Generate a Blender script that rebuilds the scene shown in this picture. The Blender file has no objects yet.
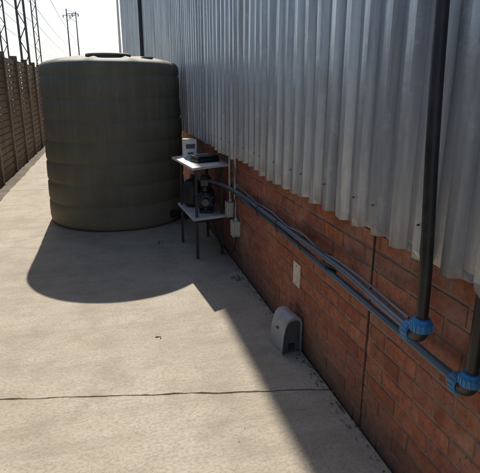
import bpy, math, random
from mathutils import Vector, Matrix, noise
random.seed(7)
S=bpy.context.scene
S.view_settings.view_transform='Standard'
S.view_settings.look='None'
S.view_settings.exposure=0

# ------------------------------------------------------------ materials
def newmat(name):
    m=bpy.data.materials.new(name); m.use_nodes=True
    nt=m.node_tree; b=nt.nodes['Principled BSDF']
    return m,nt,b
def noise_n(nt,vec,scale,detail=4,rough=.55):
    n=nt.nodes.new('ShaderNodeTexNoise'); n.inputs['Scale'].default_value=scale
    n.inputs['Detail'].default_value=detail; n.inputs['Roughness'].default_value=rough
    nt.links.new(vec,n.inputs['Vector']); return n.outputs['Fac']
def ramp(nt,fac,stops):
    r=nt.nodes.new('ShaderNodeValToRGB'); e=r.color_ramp.elements
    while len(e)<len(stops): e.new(.5)
    for i,(p,c) in enumerate(stops):
        e[i].position=p; e[i].color=(c[0],c[1],c[2],1) if hasattr(c,'__len__') else (c,c,c,1)
    nt.links.new(fac,r.inputs['Fac']); return r.outputs['Color']
def mix(nt,fac,a,b,mode='MIX'):
    m=nt.nodes.new('ShaderNodeMix'); m.data_type='RGBA'; m.blend_type=mode
    for s,v in ((m.inputs[0],fac),(m.inputs[6],a),(m.inputs[7],b)):
        if isinstance(v,(int,float)): s.default_value=v
        elif isinstance(v,tuple): s.default_value=(v[0],v[1],v[2],1)
        else: nt.links.new(v,s)
    return m.outputs[2]
def coords(nt,scale=None):
    tc=nt.nodes.new('ShaderNodeTexCoord'); o=tc.outputs['Object']
    if scale:
        mp=nt.nodes.new('ShaderNodeMapping'); mp.inputs['Scale'].default_value=scale
        nt.links.new(o,mp.inputs['Vector']); return mp.outputs['Vector']
    return o
def bump(nt,b,h,strength,dist=.01,prev=None):
    n=nt.nodes.new('ShaderNodeBump'); n.inputs['Strength'].default_value=strength
    n.inputs['Distance'].default_value=dist
    nt.links.new(h,n.inputs['Height'])
    if prev: nt.links.new(prev,n.inputs['Normal'])
    nt.links.new(n.outputs['Normal'],b.inputs['Normal']); return n.outputs['Normal']
def simple(name,col,rough=.5,metal=0,var=.25,scale=12,bmp=.15,dirt=None):
    m,nt,b=newmat(name); v=coords(nt)
    f=noise_n(nt,v,scale,3,.6)
    lo=tuple(c*(1-var) for c in col); hi=tuple(min(1,c*(1+var)) for c in col)
    c=ramp(nt,f,[(.3,lo),(.7,hi)])
    if dirt:
        f3=noise_n(nt,v,scale*.4,4,.7)
        c=mix(nt,ramp(nt,f3,[(.48,0.0),(.72,.8)]),c,dirt)
    nt.links.new(c,b.inputs['Base Color'])
    b.inputs['Metallic'].default_value=metal
    r=ramp(nt,f,[(.3,rough*.85),(.7,min(1,rough*1.15))])
    nt.links.new(r,b.inputs['Roughness'])
    if bmp: bump(nt,b,noise_n(nt,v,scale*8,2),bmp,.004)
    return m

def mat_concrete():
    m,nt,b=newmat('concrete'); v=coords(nt)
    big=noise_n(nt,v,.7,4,.65); mid=noise_n(nt,v,3.2,5,.72); fine=noise_n(nt,v,55,3,.7); grit=noise_n(nt,v,230,1,.6)
    c=ramp(nt,big,[(.30,(.43,.365,.275)),(.48,(.53,.46,.35)),(.66,(.59,.52,.41))])
    c=mix(nt,ramp(nt,mid,[(.36,.6),(.52,0.0)]),c,(.35,.295,.22))
    c=mix(nt,ramp(nt,mid,[(.56,0.0),(.74,.7)]),c,(.62,.56,.46))
    c=mix(nt,ramp(nt,fine,[(.35,.55),(.55,0.0)]),c,(.30,.25,.19))
    c=mix(nt,ramp(nt,grit,[(.55,0.0),(.75,.5)]),c,(.69,.62,.52))
    st_=noise_n(nt,coords(nt,(.5,5,1)),1.5,4,.7)
    c=mix(nt,ramp(nt,st_,[(.50,0.0),(.66,.42)]),c,(.36,.305,.235))
    s2=noise_n(nt,v,8,4,.75)
    c=mix(nt,ramp(nt,s2,[(.69,0.0),(.76,.5)]),c,(.22,.18,.135))
    s3=noise_n(nt,coords(nt,(1.1,.9,1)),1.3,5,.78)
    c=mix(nt,ramp(nt,s3,[(.57,0.0),(.68,.38)]),c,(.27,.225,.17))
    nt.links.new(c,b.inputs['Base Color'])
    b.inputs['Roughness'].default_value=.85; b.inputs['Specular IOR Level'].default_value=.3
    n1=bump(nt,b,fine,.55,.006); bump(nt,b,mid,.45,.016,n1)
    return m
def mat_soil():
    m,nt,b=newmat('soil'); v=coords(nt)
    c=ramp(nt,noise_n(nt,v,1.3,5,.7),[(.3,(.12,.09,.06)),(.55,(.25,.20,.14)),(.75,(.36,.30,.22))])
    c=mix(nt,ramp(nt,noise_n(nt,v,45,2),[(.4,.5),(.6,0.0)]),c,(.11,.085,.06))
    nt.links.new(c,b.inputs['Base Color']); b.inputs['Roughness'].default_value=.95
    bump(nt,b,noise_n(nt,v,25,4,.7),.8,.03)
    return m
def mat_brick():
    m,nt,b=newmat('face_brick'); v=coords(nt)
    g=nt.nodes.new('ShaderNodeNewGeometry')
    c=ramp(nt,g.outputs['Random Per Island'],[(0,(.26,.078,.040)),(.3,(.42,.13,.06)),(.65,(.50,.165,.078)),(1,(.36,.14,.085))])
    mott=noise_n(nt,v,22,4,.7)
    c=mix(nt,ramp(nt,mott,[(.4,.65),(.62,0.0)]),c,(.20,.066,.038))
    c=mix(nt,ramp(nt,noise_n(nt,v,3.2,5,.75),[(.48,0.0),(.70,.55)]),c,(.52,.33,.23))
    c=mix(nt,ramp(nt,noise_n(nt,v,70,2,.6),[(.60,0.0),(.70,.65)]),c,(.10,.05,.035))
    sp=nt.nodes.new('ShaderNodeSeparateXYZ'); nt.links.new(v,sp.inputs[0])
    ad=nt.nodes.new('ShaderNodeMath'); ad.operation='MULTIPLY_ADD'; ad.inputs[1].default_value=.6
    nt.links.new(noise_n(nt,v,5,4,.7),ad.inputs[0]); nt.links.new(sp.outputs['Z'],ad.inputs[2])
    c=mix(nt,ramp(nt,ad.outputs[0],[(.28,.85),(.62,0.0)]),c,(.14,.10,.072))
    nt.links.new(c,b.inputs['Base Color']); b.inputs['Roughness'].default_value=.82
    n1=bump(nt,b,noise_n(nt,v,150,2,.7),.55,.003); bump(nt,b,mott,.5,.008,n1)
    return m
def mat_sheet():
    m,nt,b=newmat('galvanised_sheet'); v=coords(nt); vs=coords(nt,(6,6,.35))
    g=nt.nodes.new('ShaderNodeNewGeometry')
    c=ramp(nt,g.outputs['Random Per Island'],[(0,(.46,.485,.515)),(.5,(.58,.605,.635)),(1,(.51,.53,.555))])
    strk=noise_n(nt,vs,2.5,5,.68)
    c=mix(nt,ramp(nt,strk,[(.35,.7),(.58,0.0)]),c,(.28,.295,.32))
    c=mix(nt,ramp(nt,noise_n(nt,v,14,4,.75),[(.55,0.0),(.75,.5)]),c,(.70,.715,.73))
    c=mix(nt,ramp(nt,noise_n(nt,coords(nt,(4,4,.7)),1.7,5,.78),[(.56,0.0),(.70,.45)]),c,(.28,.25,.22))
    sp=nt.nodes.new('ShaderNodeSeparateXYZ'); nt.links.new(v,sp.inputs[0])
    ad=nt.nodes.new('ShaderNodeMath'); ad.operation='MULTIPLY_ADD'; ad.inputs[1].default_value=.35
    nt.links.new(noise_n(nt,coords(nt,(1,1,.3)),16,4,.7),ad.inputs[0]); nt.links.new(sp.outputs['Z'],ad.inputs[2])
    mr=nt.nodes.new('ShaderNodeMapRange'); mr.inputs[1].default_value=1.17; mr.inputs[2].default_value=1.33; mr.inputs[3].default_value=.6; mr.inputs[4].default_value=0
    nt.links.new(ad.outputs[0],mr.inputs[0])
    c=mix(nt,mr.outputs[0],c,(.27,.215,.17))
    nt.links.new(c,b.inputs['Base Color'])
    b.inputs['Metallic'].default_value=.65
    nt.links.new(ramp(nt,strk,[(.3,.50),(.7,.33)]),b.inputs['Roughness'])
    bump(nt,b,noise_n(nt,v,5,4,.6),.35,.014)
    return m
def mat_tank():
    m,nt,b=newmat('tank_polyethylene'); v=coords(nt); vs=coords(nt,(5,5,.6))
    c=ramp(nt,noise_n(nt,v,2.0,4,.6),[(.3,(.155,.145,.105)),(.7,(.20,.187,.138))])
    c=mix(nt,ramp(nt,noise_n(nt,vs,2.2,5,.7),[(.48,0.0),(.72,.5)]),c,(.28,.255,.195))
    c=mix(nt,ramp(nt,noise_n(nt,v,120,1),[(.6,0.0),(.8,.4)]),c,(.31,.285,.23))
    sp=nt.nodes.new('ShaderNodeSeparateXYZ'); nt.links.new(v,sp.inputs[0])
    ad=nt.nodes.new('ShaderNodeMath'); ad.operation='MULTIPLY_ADD'; ad.inputs[1].default_value=.35
    nt.links.new(noise_n(nt,v,6,4),ad.inputs[0]); nt.links.new(sp.outputs['Z'],ad.inputs[2])
    c=mix(nt,ramp(nt,ad.outputs[0],[(.18,.75),(.48,0.0)]),c,(.31,.26,.19))
    nt.links.new(c,b.inputs['Base Color']); b.inputs['Roughness'].default_value=.70
    b.inputs['Specular IOR Level'].default_value=.35
    bump(nt,b,noise_n(nt,v,7,3),.15,.012)
    return m
M=dict(concrete=mat_concrete(),soil=mat_soil(),brick=mat_brick(),sheet=mat_sheet(),tank=mat_tank(),
 mortar=simple('mortar',(.27,.20,.15),.95,0,.35,9,.6,(.11,.08,.06)),
 joint=simple('joint_filler',(.035,.029,.024),.95,0,.4,30,.5),
 blackp=simple('black_hdpe',(.016,.016,.018),.42,0,.3,20,.08,(.045,.042,.038)),
 bluepipe=simple('grey_blue_pipe',(.085,.140,.190),.40,0,.2,9,.05,(.14,.15,.155)),
 blue=simple('blue_fitting',(.03,.23,.50),.42,0,.2,30,.08,(.10,.22,.33)),
 white=simple('white_board',(.72,.71,.66),.6,0,.1,8,.15,(.45,.42,.36)),
 plate=simple('beige_plate',(.72,.64,.50),.55,0,.1,20,.1,(.42,.36,.28)),
 greybox=simple('grey_pvc',(.57,.56,.50),.5,0,.12,20,.1,(.33,.31,.27)),
 card=simple('carton',(.78,.77,.74),.6,0,.08,20,.05),
 label=simple('label_ink',(.10,.11,.14),.6,0,.3,60,0),
 steel=simple('painted_steel',(.05,.05,.055),.5,.3,.3,20,.1,(.12,.09,.07)),
 mast=simple('mast_steel',(.16,.15,.15),.6,.4,.3,6,.1),
 pump=simple('pump_enamel',(.014,.020,.042),.38,.1,.3,20,.1),
 pumpm=simple('pump_metal',(.10,.10,.11),.45,.8,.3,20,.1),
 bait=simple('bait_grey',(.36,.37,.385),.5,0,.15,18,.15,(.38,.34,.29)),
 baitd=simple('bait_dark',(.10,.105,.115),.55,0,.2,18,.15,(.17,.155,.13)),
 fence=simple('precast_fence',(.20,.145,.105),.9,0,.3,5,.5,(.10,.075,.055)),
 roof=simple('roof_sheet',(.40,.41,.42),.5,.4,.15,3,.1),
 leaf=simple('dry_leaf',(.14,.09,.05),.8,0,.4,30,.1),
 pole=simple('painted_pole',(.68,.66,.60),.6,0,.1,5,.05),
 cable=simple('cable_grey',(.20,.215,.235),.5,0,.15,30,.05))

# ------------------------------------------------------------ mesh helpers
def empty(name,loc=(0,0,0)):
    o=bpy.data.objects.new(name,None); o.location=loc; o.empty_display_size=.2
    S.collection.objects.link(o); return o
def mk(name,verts,faces,mat,parent=None,smooth=False,bevel=0):
    me=bpy.data.meshes.new(name); me.from_pydata([tuple(v) for v in verts],[],faces); me.update()
    if smooth:
        for p in me.polygons: p.use_smooth=True
    me.materials.append(mat)
    o=bpy.data.objects.new(name,me); S.collection.objects.link(o)
    if parent: o.parent=parent
    if bevel:
        bm=o.modifiers.new('bev','BEVEL'); bm.width=bevel; bm.segments=3; bm.limit_method='ANGLE'
        for p in me.polygons: p.use_smooth=True
        me.set_sharp_from_angle(angle=math.radians(50))
    return o
BF=[(0,3,2,1),(4,5,6,7),(0,1,5,4),(1,2,6,5),(2,3,7,6),(3,0,4,7)]
def boxv(c,s,rz=0,mat3=None):
    vs=[]
    for z in (-.5,.5):
        for x,y in ((-.5,-.5),(.5,-.5),(.5,.5),(-.5,.5)):
            p=Vector((x*s[0],y*s[1],z*s[2]))
            p=Matrix.Rotation(rz,3,'Z')@p
            if mat3: p=mat3@p
            vs.append(p+Vector(c))
    return vs
def box(name,c,s,mat,parent=None,rz=0,bevel=.003):
    return mk(name,boxv(c,s,rz),BF,mat,parent,bevel=bevel)
class Acc:
    def __init__(s): s.v=[];s.f=[]
    def add(s,v,f):
        o=len(s.v); s.v+= [Vector(p) for p in v]; s.f+=[tuple(i+o for i in q) for q in f]
    def box(s,c,d,rz=0): s.add(boxv(c,d,rz),BF)
    def bar(s,a,b,w):
        a=Vector(a);b=Vector(b);d=b-a
        q=d.to_track_quat('Z','Y').to_matrix()
        s.add(boxv((a+b)/2,(w,w,d.length),0,q),BF)
    def tube(s,path,r,seg=16,caps=True):
        v,f=tubev(path,r,seg,caps); s.add(v,f)
def smoothpath(pts,n=8):
    P=[Vector(p) for p in pts]; P=[P[0]*2-P[1]]+P+[P[-1]*2-P[-2]]
    out=[]
    for i in range(1,len(P)-2):
        for k in range(n):
            t=k/n; a,b,c,d=P[i-1],P[i],P[i+1],P[i+2]
            out.append(.5*((2*b)+(c-a)*t+(2*a-5*b+4*c-d)*t*t+(3*b-a-3*c+d)*t**3))
    out.append(P[-2]); return out
def tubev(path,r,seg=16,caps=True):
    P=[Vector(p) for p in path]; V=[];F=[]
    t0=(P[1]-P[0]).normalized()
    up=Vector((0,0,1)) if abs(t0.z)<.9 else Vector((1,0,0))
    n=(up-t0*up.dot(t0)).normalized()
    for i,p in enumerate(P):
        t=(P[min(i+1,len(P)-1)]-P[max(i-1,0)]).normalized()
        n=(n-t*n.dot(t)).normalized(); b=t.cross(n)
        rr=r[i] if hasattr(r,'__len__') else r
        for k in range(seg):
            a=2*math.pi*k/seg; V.append(p+(n*math.cos(a)+b*math.sin(a))*rr)
    for i in range(len(P)-1):
        for k in range(seg):
            k2=(k+1)%seg
            F.append((i*seg+k,i*seg+k2,(i+1)*seg+k2,(i+1)*seg+k))
    if caps:
        F.append(tuple(range(seg))[::-1]); F.append(tuple((len(P)-1)*seg+k for k in range(seg)))
    return V,F
def tube(name,path,r,mat,parent=None,seg=20):
    v,f=tubev(path,r,seg); o=mk(name,v,f,mat,parent,smooth=True)
    o.data.set_sharp_from_angle(angle=math.radians(45)); return o
def stepped(name,a,d,prof,mat,parent,seg=32):
    d=Vector(d).normalized(); a=Vector(a)
    V=[];F=[]
    up=Vector((0,0,1)) if abs(d.z)<.9 else Vector((1,0,0))
    n=(up-d*up.dot(d)).normalized(); b=d.cross(n)
    for s,r in prof:
        for k in range(seg):
            t=2*math.pi*k/seg; V.append(a+d*s+(n*math.cos(t)+b*math.sin(t))*r)
    for i in range(len(prof)-1):
        for k in range(seg):
            k2=(k+1)%seg; F.append((i*seg+k,i*seg+k2,(i+1)*seg+k2,(i+1)*seg+k))
    F.append(tuple(range(seg))[::-1]); F.append(tuple((len(prof)-1)*seg+k for k in range(seg)))
    o=mk(name,V,F,mat,parent,smooth=True); o.data.set_sharp_from_angle(angle=math.radians(35)); return o
def prism(name,poly,z0,z1,mat,parent=None,bevel=0):
    n=len(poly); V=[(x,y,z0) for x,y in poly]+[(x,y,z1) for x,y in poly]
    F=[tuple(range(n))[::-1],tuple(range(n,2*n))]+[(i,(i+1)%n,n+(i+1)%n,n+i) for i in range(n)]
    return mk(name,V,F,mat,parent,bevel=bevel)

# ------------------------------------------------------------ ground + paving
mk('ground',[(-600,-300,-.08),(600,-300,-.08),(600,1500,-.08),(-600,1500,-.08)],[(0,1,2,3)],M['soil'])
pav=empty('pavement')
def jointline(y0,slope,off,n=90,x0=-1.62,x1=1.085,seed=0):
    pts=[]
    for i in range(n+1):
        x=x0+(x1-x0)*i/n
        w=noise.noise(Vector((x*5,seed,0)))*.012+noise.noise(Vector((x*18,seed,off*50)))*.006+noise.noise(Vector((x*45,seed,off*50)))*.004
        pts.append((x,y0+slope*x+off+w))
    return pts
joints=[(-6,0,1),(2.435,-.2027,2),(8.6,-.05,3),(14.5,0,4),(20.5,0,5),(40,0,6)]
for i in range(len(joints)-1):
    a=joints[i];b=joints[i+1]
    lo=jointline(a[0],a[1],.0065,seed=a[2]); hi=jointline(b[0],b[1],-.0065,seed=b[2])
    L=[]
    nL=40
    for k in range(1,nL):
        y=hi[0][1]+(lo[0][1]-hi[0][1])*k/nL
        L.append((-1.62+noise.noise(Vector((y*2.1,0,0)))*.03,y))
    poly=lo+hi[::-1]+L
    prism('slab_%d'%i,poly,-.075,0,M['concrete'],pav)
prism('joint_dirt',[(-1.6,-6),(1.104,-6),(1.104,39),(-1.6,39)],-.079,-.014,M['joint'],pav)
V=[];F=[];nx=8;ny=400
for j in range(ny+1):
    for i in range(nx+1):
        x=-2.6+1.0*i/nx; y=-5+45*j/ny
        V.append((x,y,-.045+.02*noise.noise(Vector((x*4,y*4,0)))+.012*noise.noise(Vector((x*17,y*17,2)))))
for j in range(ny):
    for i in range(nx):
        a=j*(nx+1)+i; F.append((a,a+1,a+nx+2,a+nx+1))
mk('earth_strip',V,F,M['soil'],pav,smooth=True)

# ------------------------------------------------------------ building
bld=empty('warehouse_building')
YW0,YW1,H=-5.0,26.0,7.5
XB=1.10
box('mortar_wall',(XB+.055+.004,(YW0+YW1)/2,.51),(.11,YW1-YW0,1.14),M['mortar'],bld,bevel=0)
A=Acc(); CH=.085; BL=.232; J=.010; YJ=1.89
def brick(y0,y1,z0,z1):
    if y1-y0<.02: return
    x=XB+random.uniform(-.002,.0015); c=.0035; xb=XB+.03
    f=[(x,y0+c,z0+c),(x,y1-c,z0+c),(x,y1-c,z1-c),(x,y0+c,z1-c)]
    f=[(p[0]+random.uniform(-.0012,.0012),p[1]+random.uniform(-.0018,.0018),p[2]+random.uniform(-.0018,.0018)) for p in f]
    m_=[(x+c,y0,z0),(x+c,y1,z0),(x+c,y1,z1),(x+c,y0,z1)]
    k=[(xb,y0,z0),(xb,y1,z0),(xb,y1,z1),(xb,y0,z1)]
    fc=[(3,2,1,0)]
    for o in (0,4):
        for i in range(4):
            j=(i+1)%4; fc.append((o+i,o+j,o+4+j,o+4+i))
    A.add(f+m_+k,fc)
for r in range(13):
    z0=-.02+r*CH; off=(r%2)*BL/2+random.uniform(-.008,.008); y=YW0-off
    while y<YW1:
        a=max(y,YW0)+J/2+random.uniform(-.002,.002); b=min(y+BL,YW1)-J/2
        if a<YJ-.008<b:
            brick(a,YJ-.008,z0+J/2,z0+CH-J/2); brick(YJ+.008,b,z0+J/2,z0+CH-J/2)
        elif a<YJ+.008<b: brick(YJ+.008,b,z0+J/2,z0+CH-J/2)
        else: brick(a,b,z0+J/2,z0+CH-J/2)
        y+=BL
mk('brick_courses',A.v,A.f,M['brick'],bld)
box('movement_joint',(XB+.003,YJ,.5),(.004,.013,1.04),M['joint'],bld,bevel=0)
SX=1.0; P=.15
A=Acc(); SC=Acc()
nrib=5; W=P*nrib
prof=[(0,0),(.050,0),(.064,-.036),(.106,-.036),(.120,0)]
y=YW0; k=0
while y<YW1-.1:
    dx=random.uniform(-.006,.003) - (.012 if y+W<1.32 else 0)
    zb=1.05+random.uniform(-.016,.012)
    zs=[zb,zb+.03,zb+.25,1.6,2.2,3,4,5.2,6.4,H]
    cols=[]
    for rb in range(nrib):
        jit=random.uniform(-.004,.004)
        for (py,px) in prof: cols.append((y+rb*P+py+(jit if px else 0),px))
    cols.append((y+W+.012,0))
    V=[];F=[]
    for (cy,cx) in cols:
        ph=noise.noise(Vector((cy*3.1,k,.5)))*.005
        for zi,z in enumerate(zs):
            w=noise.noise(Vector((cy*2.7,z*1.3,3)))*.009
            if zi==0: w+=noise.noise(Vector((cy*23,1,7)))*.016
            V.append((SX+dx+cx+w+ph,cy+noise.noise(Vector((cy*.9,z*.8,5)))*.006,z+(noise.noise(Vector((cy*11,k,9)))*.014 if zi==0 else 0)))
    nz=len(zs)
    for i in range(len(cols)-1):
        for j in range(nz-1):
            F.append((i*nz+j,i*nz+j+1,(i+1)*nz+j+1,(i+1)*nz+j))
    A.add(V,F)
    for z in (1.17,3.3):
        for rb in range(0,nrib,2):
            SC.tube([(SX+dx-.038,y+rb*P+.085,z),(SX+dx-.045,y+rb*P+.085,z)],.0035,8)
    y+=W; k+=1
mk('side_sheeting',A.v,A.f,M['sheet'],bld)
mk('sheet_screws',SC.v,SC.f,M['pumpm'],bld)
box('bottom_girt',(1.055,(YW0+YW1)/2,1.17),(.05,YW1-YW0-.1,.08),M['steel'],bld)
box('wall_liner',(1.13,(YW0+YW1)/2,4.3),(.06,YW1-YW0-.06,6.3),M['steel'],bld,bevel=0)
mk('roof',[(SX-.04,YW0-.1,H+.01),(SX-.04,YW1+.1,H+.01),(11,YW1+.1,9.4),(11,YW0-.1,9.4),(21,YW0-.1,H),(21,YW1+.1,H)],[(0,3,2,1),(3,4,5,2)],M['roof'],bld)
mk('end_walls',[(1.12,YW0,0),(21,YW0,0),(21,YW0,H),(11,YW0,9.38),(1.12,YW0,H),
                (1.12,YW1,0),(21,YW1,0),(21,YW1,H),(11,YW1,9.38),(1.12,YW1,H)],[(0,1,2,3,4),(9,8,7,6,5)],M['roof'],bld)
box('back_wall',(21,(YW0+YW1)/2,H/2),(.1,YW1-YW0,H),M['roof'],bld,bevel=0)
box('downpipe',(.93,13.1,3.9),(.09,.12,7.2),M['steel'],bld)
for z in (1.5,3.6,5.8): box('downpipe_bracket_%d'%int(z),(.945,13.1,z),(.1,.17,.03),M['pumpm'],bld)

# ------------------------------------------------------------ water tank
TX,TY,TR=.080,6.59,.832
tank=empty('water_tank',(TX,TY,0))
pr=[(0,.0),(TR-.06,.0),(TR-.025,.012),(TR-.006,.04)]
nb=7; z0=.07; bh=.240
for i in range(nb):
    zb=z0+i*bh
    pr+=[(TR-.003,zb),(TR+.002,zb+.02),(TR+.003,zb+bh*.5),(TR+.001,zb+bh-.045),(TR-.007,zb+bh-.030),(TR-.010,zb+bh-.016)]
zt=z0+nb*bh
pr+=[(TR-.004,zt+.005),(TR+.002,zt+.03),(TR-.002,zt+.085),(TR-.015,zt+.115),(TR-.045,zt+.138),(TR-.10,zt+.150),
     (TR-.22,zt+.170),(TR-.4,zt+.195),(TR-.6,zt+.210),(0.1,zt+.218),(0,zt+.218)]
seg=144; V=[];F=[]
for r,z in pr:
    for k2 in range(seg):
        a=2*math.pi*k2/seg
        rr=r*(1.028-.052*z/1.9)+ (.009*noise.noise(Vector((math.cos(a)*1.2,math.sin(a)*1.2,z*1.4))) if r>.5 else 0)
        zz=z+(.006*noise.noise(Vector((math.cos(a)*1.5,math.sin(a)*1.5,4))) if z>.1 else 0)
        if .25<r<TR-.08 and z>1 : zz=z+.016*max(0,math.cos(a*10))**4
        V.append((rr*math.cos(a),rr*math.sin(a),zz))
for i in range(len(pr)-1):
    for k2 in range(seg):
        q=(k2+1)%seg; F.append((i*seg+k2,i*seg+q,(i+1)*seg+q,(i+1)*seg+k2))
mk('tank_body',V,F,M['tank'],tank,smooth=True)
stepped('manhole_lid',(-.02,-.30,zt+.12),(0,0,1),[(0,.24),(.075,.24),(.08,.255),(.10,.255),(.108,.24),(.114,.10),(.12,.09),(.121,.02)],M['tank'],tank,48)
stepped('inlet_collar',(.42,-.33,zt+.11),(0,0,1),[(0,.10),(.06,.10),(.06,.075),(.085,.07)],M['tank'],tank)
stepped('tank_outlet',(.58,-.56,.12),(.6,-.6,0),[(0,.05),(.06,.05),(.06,.04),(.13,.04),(.13,.05),(.17,.05)],M['blackp'],tank)
tube('suction_pipe',smoothpath([(.685,-.665,.12),(.735,-.75,.12),(.745,-.91,.14),(.75,-1.06,.30),(.75,-1.26,.50),(.76,-1.37,.53)],6),.022,M['blackp'],tank)

# ------------------------------------------------------------ pump stand
st=empty('pump_stand')
zT=.92
top=[(.70,4.38),(1.07,4.56),(1.04,5.42),(.615,5.20)]
prism('top_board',top,zT-.022,zT,M['white'],st,bevel=.002)
low=[(.72,4.52),(1.05,4.60),(1.03,5.35),(.67,5.26)]
prism('lower_board',low,.395,.42,M['white'],st,bevel=.002)
A=Acc()
for (x,y) in ((.76,4.58),(1.02,4.66),(1.00,5.30),(.70,5.16)):
    A.box((x,y,(zT-.024)/2),(.025,.025,zT-.026))
for z in (.378,zT-.038):
    A.bar((.76,4.58,z),(1.02,4.66,z),.024);A.bar((1.02,4.66,z),(1.0,5.3,z),.024)
    A.bar((1.0,5.3,z),(.70,5.16,z),.024);A.bar((.70,5.16,z),(.76,4.58,z),.024)
mk('frame',A.v,A.f,M['steel'],st)
bx=empty('small_carton')
box('carton',(.79,5.12,zT+.09),(.125,.10,.18),M['card'],bx,rz=.12,bevel=.002)
box('label',(.793,5.0675,zT+.115),(.095,.003,.045),M['label'],bx,rz=.12,bevel=0)
box('label_side',(.793,5.0665,zT+.045),(.06,.003,.018),M['label'],bx,rz=.12,bevel=0)
box('flap',(.78,5.10,zT+.187),(.10,.11,.004),M['card'],bx,rz=.2,bevel=0)
tc=empty('tool_case')
box('case_base',(.88,4.78,zT+.018),(.24,.17,.034),M['blackp'],tc,rz=.35,bevel=.006)
box('case_lid',(.88,4.78,zT+.048),(.23,.16,.022),M['blackp'],tc,rz=.35,bevel=.008)
tube('handle',smoothpath([(.825,4.695,zT+.03),(.84,4.655,zT+.03),(.89,4.67,zT+.03),(.91,4.715,zT+.03)],5),.006,M['blackp'],tc)
# ------------------------------------------------------------ water pump
pp=empty('water_pump')
c=Vector((.87,4.70,.545)); d=Vector((.22,1,0)).normalized()
stepped('pump_head',c-d*.02,d,[(0,.045),(.0,.06),(.015,.085),(.03,.095),(.075,.095),(.085,.08),(.10,.07)],M['pump'],pp,40)
stepped('suction_port',c-d*.07,d,[(0,.034),(.018,.034),(.018,.026),(.055,.026)],M['pumpm'],pp)
for i in range(6):
    t=i*math.pi/3; n_=Vector((0,0,1)); b_=d.cross(n_)
    stepped('head_bolt',c-d*.01+(n_*math.cos(t)+b_*math.sin(t))*.075,-d,[(-.012,.008),(.006,.008)],M['pumpm'],pp,6)
fp=[(.08,.070)]
s=.095
while s<.29: fp+=[(s,.070),(s,.082),(s+.004,.082),(s+.004,.070)]; s+=.011
stepped('motor_body',c,d,fp+[(.30,.070)],M['pump'],pp,40)
stepped('fan_cover',c,d,[(.30,.086),(.345,.086),(.36,.07),(.362,.03)],M['pump'],pp,40)
box('terminal_box',c+d*.2+Vector((0,0,.10)),(.08,.11,.06),M['blackp'],pp,rz=-.2,bevel=.008)
box('pump_foot',c+d*.15+Vector((0,0,-.10)),(.14,.16,.045),M['pump'],pp,rz=-.2,bevel=.006)
box('head_foot',c+d*.03+Vector((0,0,-.108)),(.13,.05,.03),M['pump'],pp,rz=-.2,bevel=.005)
stepped('pressure_riser',c+d*.04+Vector((0,0,.08)),(0,0,1),[(0,.028),(.03,.028),(.03,.02),(.06,.02)],M['pumpm'],pp)
stepped('pressure_controller',c+d*.04+Vector((0,0,.13)),(0,0,1),[(0,.03),(.01,.05),(.06,.055),(.10,.05),(.12,.035),(.125,.01)],M['blackp'],pp)
box('controller_panel',c+d*-.02+Vector((-.005,0,.185)),(.07,.03,.06),M['baitd'],pp,rz=-.2,bevel=.006)
stepped('pressure_vessel',(.80,5.06,.42),(0,0,1),[(0,.03),(.01,.07),(.04,.10),(.22,.10),(.27,.07),(.29,.025),(.33,.02)],M['blackp'],pp,40)

# ------------------------------------------------------------ pipes along the wall
def elbow(name,p,parent):
    p=Vector(p)
    tube(name+'_body',smoothpath([p+Vector((0,0,.065)),p+Vector((0,0,.026)),p+Vector((0,.010,.007)),p+Vector((0,.034,0)),p+Vector((0,.075,0))],6),.026,M['blackp'],parent,28)
    for nm,a,dd in (('nut_up',p+Vector((0,0,.024)),Vector((0,0,1))),('nut_side',p+Vector((0,.034,0)),Vector((0,1,0)))):
        stepped(name+'_'+nm,a,dd,[(0,.030),(.004,.034),(.028,.034),(.032,.031),(.043,.028),(.045,.022)],M['blue'],parent,32)
        A=Acc(); n=Vector((1,0,0)); b=dd.cross(n)
        for i in range(14):
            t=2*math.pi*i/14; q=a+(n*math.cos(t)+b*math.sin(t))*.0345
            A.bar(q+dd*.004,q+dd*.028,.0045)
        mk(name+'_'+nm+'_ribs',A.v,A.f,M['blue'],parent)
pa=empty('water_pipe')
xa,ya,za=.935,1.275,.822
tube('riser',smoothpath([(xa,ya,za+.05),(xa,ya+.012,1.1),(xa-.002,ya+.045,1.5),(xa,ya+.075,2.0),(xa,ya+.1,3.0),(xa,ya+.12,5.6)],6),.020,M['blackp'],pa)
elbow('elbow',(xa,ya,za),pa)
tube('run',smoothpath([(xa,ya+.06,za),(xa+.03,1.6,.808),(1.02,2.0,.78),(1.045,2.55,.752),(1.05,3.2,.742),(1.05,3.9,.738),(1.0,4.3,.75),(.93,4.6,.75),(.885,4.70,.74),(.878,4.74,.70)],8),.0150,M['bluepipe'],pa)
pb=empty('water_pipe')
xb_,yb,zb=1.04,1.145,.685
tube('riser',[(xb_,yb,zb+.05),(xb_,yb,1.0),(xb_+.005,yb,1.12)],.020,M['blackp'],pb)
elbow('elbow',(xb_,yb,zb),pb)
tube('run',smoothpath([(xb_,yb+.06,zb),(xb_+.007,1.8,.69),(1.058,2.6,.690),(1.064,3.4,.698),(1.064,4.0,.698),(1.064,4.5,.69),(1.05,5.6,.55),(.98,6.0,.3)],8),.0170,M['bluepipe'],pb)
for nm,(x,y,z),par in (('clip_1',(1.064,2.25,.692),pb),('clip_2',(1.068,3.1,.696),pb),('clip_3',(1.068,3.9,.698),pb)):
    box(nm,(x+.012,y,z),(.046,.02,.046),M['blackp'],par,bevel=.004)
cb=empty('electric_cable')
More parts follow.
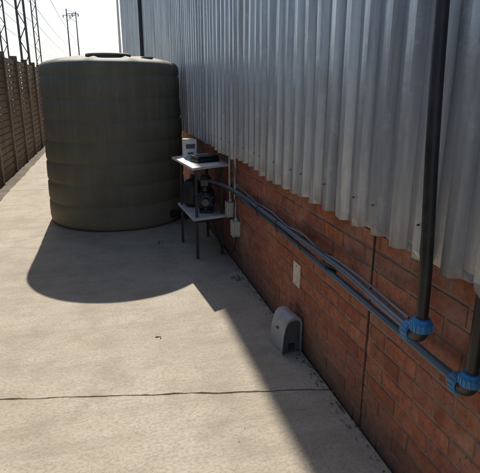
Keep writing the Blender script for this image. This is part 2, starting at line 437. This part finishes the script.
tube('strand',smoothpath([(xa+.01,1.36,.85),(.965,1.5,.838),(1.0,1.75,.822),(1.03,2.1,.80),(1.048,2.35,.768),(1.05,2.6,.79),(1.055,2.9,.762),(1.055,3.2,.78),(1.06,3.6,.76),(1.06,4.0,.78),(1.06,4.25,.80),(1.07,4.35,1.0)],8),.005,M['cable'],cb,10)
tube('strand_dark',smoothpath([(1.07,2.0,.75),(1.03,2.3,.728),(1.04,2.7,.712),(1.038,3.1,.722),(1.042,3.6,.712),(1.05,4.1,.73),(1.06,4.3,.60),(1.06,4.32,.42)],8),.005,M['blackp'],cb,10)
A=Acc()
for y_,z_ in ((2.25,.738),(2.62,.724),(3.05,.722),(3.5,.720),(3.95,.718)):
    pts=[(1.054+.024*math.cos(t),y_+.006*math.sin(t*3),z_+.044*math.sin(t)) for t in [i*math.pi/8 for i in range(17)]]
    A.tube(pts,.0024,6,False)
mk('cable_ties',A.v,A.f,M['blackp'],cb)
cd=empty('conduit')
tube('conduit_pipe',smoothpath([(1.075,4.33,1.10),(1.075,4.33,.9),(1.075,4.33,.5),(1.075,4.30,.44)],6),.010,M['greybox'],cd)
tube('conduit_pipe_2',smoothpath([(1.075,4.55,1.06),(1.075,4.55,.7),(1.075,4.52,.58)],6),.010,M['greybox'],cd)
def jbox(c):
    e=empty('junction_box')
    box('body',c,(.06,.105,.14),M['greybox'],e,bevel=.006)
    box('cover',(c[0]-.036,c[1],c[2]),(.012,.112,.146),M['greybox'],e,bevel=.005)
    for sy in (-.04,.04):
        for sz in (-.055,.055):
            stepped('screw',(c[0]-.041,c[1]+sy,c[2]+sz),(-1,0,0),[(0,.005),(.003,.005)],M['pumpm'],e,10)
    stepped('gland',(c[0],c[1],c[2]+.07),(0,0,1),[(0,.016),(.02,.016),(.02,.011),(.03,.011)],M['greybox'],e,16)
    stepped('gland_lower',(c[0],c[1],c[2]-.07),(0,0,-1),[(0,.014),(.02,.014),(.02,.008),(.03,.008)],M['blackp'],e,16)
jbox((1.07,4.28,.37)); jbox((1.07,4.50,.50))
tube('pump_lead',smoothpath([(1.07,4.28,.28),(1.05,4.30,.15),(.98,4.40,.10),(.95,4.6,.25),(.93,4.75,.42),(.92,4.88,.60)],8),.006,M['blackp'],cb,10)
wp=empty('wall_plate')
box('plate',(XB-.005,2.79,.467),(.010,.115,.15),M['plate'],wp,bevel=.003)
for sz in (-.055,.055):
    stepped('screw',(XB-.009,2.79,.467+sz),(-1,0,0),[(0,.005),(.003,.004)],M['pumpm'],wp,10)

# ------------------------------------------------------------ rodent bait station
bs=empty('rodent_bait_station',(1.008,2.73,0)); bs.rotation_euler=(0,0,math.radians(6)); bs.scale=(.90,.90,.98)
out=[(.075,0),(.075,.205),(.068,.228),(.050,.243),(.020,.250),(-.010,.245),(-.035,.226),(-.052,.195),(-.064,.14),(-.072,.07),(-.076,0)]
def scaled(p,s,cx=0,cz=.0): return [((x-cx)*s+cx,(z-cz)*s+cz) for x,z in p]
def extr(name,prof,y0,y1,mat,par,bev=.005):
    n=len(prof); V=[(x,y0,z) for x,z in prof]+[(x,y1,z) for x,z in prof]
    F=[tuple(range(n))[::-1],tuple(range(n,2*n))]+[(i,(i+1)%n,n+(i+1)%n,n+i) for i in range(n)]
    return mk(name,V,F,mat,par,bevel=bev)
extr('inner_body',scaled(out,.90,0,0),-.088,.088,M['baitd'],bs,.004)
inn=scaled(out,.91,0,0)
def shell(name,y0,y1,mat):
    n=len(out); V=[]
    for y_ in (y0,y1):
        V+=[(x,y_,z) for x,z in out]+[(x,y_,z) for x,z in inn]
    F=[]
    for i in range(n-1):
        F.append((i,i+1,n+i+1,n+i)); F.append((2*n+i+1,2*n+i,3*n+i,3*n+i+1))
        F.append((i+1,i,2*n+i,2*n+i+1)); F.append((n+i,n+i+1,3*n+i+1,3*n+i))
    for i in (0,n-1): F.append((i,n+i,3*n+i,2*n+i))
    return mk(name,V,F,mat,bs,bevel=.0025)
shell('lid_shell',-.102,.102,M['bait'])
extr('end_panel',scaled(out,.70,.0,.03),-.094,-.0885,M['baitd'],bs,.003)
box('entry_hole',(.0,-.0965,.045),(.05,.004,.045),M['joint'],bs,bevel=0)
box('lid_lock',(-.066,.0,.150),(.014,.03,.012),M['baitd'],bs,bevel=.003)

# leaf litter
A=Acc()
def leaf(x,y,s_):
    R=Matrix.Rotation(random.uniform(0,6.3),3,'Z')@Matrix.Rotation(random.uniform(-.6,.6),3,'X')
    q=[R@Vector(p)*s_ for p in ((-1,0,0),(-.3,-.42,.08),(.5,-.3,.05),(1,0,0),(.4,.35,.12),(-.4,.38,.1))]
    A.add([p+Vector((x,y,.003+s_*.4)) for p in q],[(0,1,2,3,4,5)])
for i in range(600):
    leaf(XB-.012-abs(random.gauss(0,.035)),random.uniform(.9,9),random.uniform(.003,.013))
for i in range(130): leaf(random.uniform(-1.5,1.05),random.uniform(1.2,9),random.uniform(.002,.0060))
for (x,y,n_) in ((1.0,3.95,16),(.45,5.2,3),(.2,3.1,2)):
    for i in range(n_): leaf(x+random.gauss(0,.03),y+random.gauss(0,.04),random.uniform(.008,.022))
mk('leaf_litter',A.v,A.f,M['leaf'])

# ------------------------------------------------------------ precast fence
fe=empty('concrete_fence')
A=Acc();B=Acc()
XF=-1.90; y=-4.0
while y<60:
    A.box((XF,y,1.1),(.13,.12,2.35))
    z=-.05
    while z<2.12:
        B.box((XF+random.uniform(-.003,.003),y+.75,z+.06),(.045,1.385,.10)); z+=.118
    for t in (.35,.75,1.15):
        B.box((XF-.028,y+t,1.08),(.03,.05,2.2))
    y+=1.5
mk('posts',A.v,A.f,M['fence'],fe,bevel=.008); mk('slats',B.v,B.f,M['fence'],fe)

# ------------------------------------------------------------ railway masts & wires
def mast(x,y,h,w=.35,arm=0,lat=True):
    e=empty('catenary_mast',(x,y,0)); A=Acc()
    if lat:
        for sx in (-1,1):
            A.box((sx*w/2,0,h/2),(.09,.10,h))
        z=0;s_=1
        while z<h-.6:
            A.bar((-s_*w/2,0,z),(s_*w/2,0,z+.6),.04); z+=.6;s_=-s_
    else:
        A.tube([(0,0,-.1),(0,0,h)],[.13,.07],12)
    if arm:
        L=arm; A.bar((0,0,h-.6),(L,0,h-.6),.07); A.bar((0,0,h-.1),(L*.8,0,h-.6),.04); A.bar((0,0,h-1.6),(L*.7,0,h-.65),.05)
        for t in (.45,.95): A.tube([(L*t,0,h-.6),(L*t,0,h-.95)],.07,8)
    mk('mast_frame',A.v,A.f,M['mast'],e)
mast(-3.3,25,9.5,.30,-3); mast(-5.9,36,9.5,.35,3.5); mast(-4.95,45,9.8,.35,3)
mast(-4.4,78,12,.3,1.6,False); mast(-3.6,88,13,.3,-2,False)
pw=empty('overhead_wire'); A=Acc()
for (x,z) in ((-8,6.3),(-8,7.6),(-5.2,6.4),(-5.2,7.8),(-4.2,8.9)):
    pts=[]
    for i in range(0,41):
        y=10+i*5; pts.append((x,y,z+.35*((i%8-4)/4)**2))
    A.tube(pts,.018,6,False)
mk('wires',A.v,A.f,M['steel'],pw)
lp=empty('lamp_pole',(1.15,36,0))
stepped('pole',(0,0,-.1),(0,0,1),[(0,.09),(4,.08),(8.5,.055),(9.2,.05)],M['pole'],lp,16)
box('lamp_head',(-.3,0,8.9),(.7,.25,.14),M['pole'],lp,bevel=.03)
A=Acc()
for i in range(2600):
    x=random.uniform(-160,60); y=random.uniform(150,190); hh=1.5+2.2*max(0,noise.noise(Vector((x*.07,0,0)))+.5)
    s_=random.uniform(.25,.8); z=random.random()**.8*hh
    R=Matrix.Rotation(random.uniform(0,6.3),3,'Z')@Matrix.Rotation(random.uniform(-1.5,1.5),3,'X')
    A.add([R@Vector(p)*s_+Vector((x,y,z)) for p in ((-1,0,0),(0,-.7,0),(1,0,0),(0,.7,0))],[(0,1,2,3)])
mk('distant_trees',A.v,A.f,simple('foliage',(.06,.07,.035),.8,0,.4,3,.1))

# ------------------------------------------------------------ light
sdir=Vector((.031,1.12,1.0)).normalized()
el=math.asin(sdir.z); az=math.atan2(sdir.x,sdir.y)
w=bpy.data.worlds.new('World'); S.world=w; w.use_nodes=True
nt=w.node_tree; sky=nt.nodes.new('ShaderNodeTexSky'); sky.sky_type='NISHITA'; sky.sun_disc=False
sky.sun_elevation=el; sky.sun_rotation=az; sky.dust_density=1.1; sky.air_density=.95
nt.links.new(sky.outputs[0],nt.nodes['Background'].inputs['Color']); nt.nodes['Background'].inputs['Strength'].default_value=.12
L=bpy.data.lights.new('sun','SUN'); L.energy=5.0; L.angle=math.radians(.5); L.color=(1,.95,.87)
lo=bpy.data.objects.new('sun',L); S.collection.objects.link(lo)
lo.rotation_euler=sdir.to_track_quat('Z','Y').to_euler()

# ------------------------------------------------------------ camera
cam=bpy.data.cameras.new('camera'); co=bpy.data.objects.new('camera',cam); S.collection.objects.link(co)
co.location=(0,0,1.6); co.rotation_euler=(math.radians(90-16.53),0,math.radians(-14.5))
cam.sensor_width=36; cam.lens=37.5; cam.clip_start=.05; cam.clip_end=3000
S.camera=co
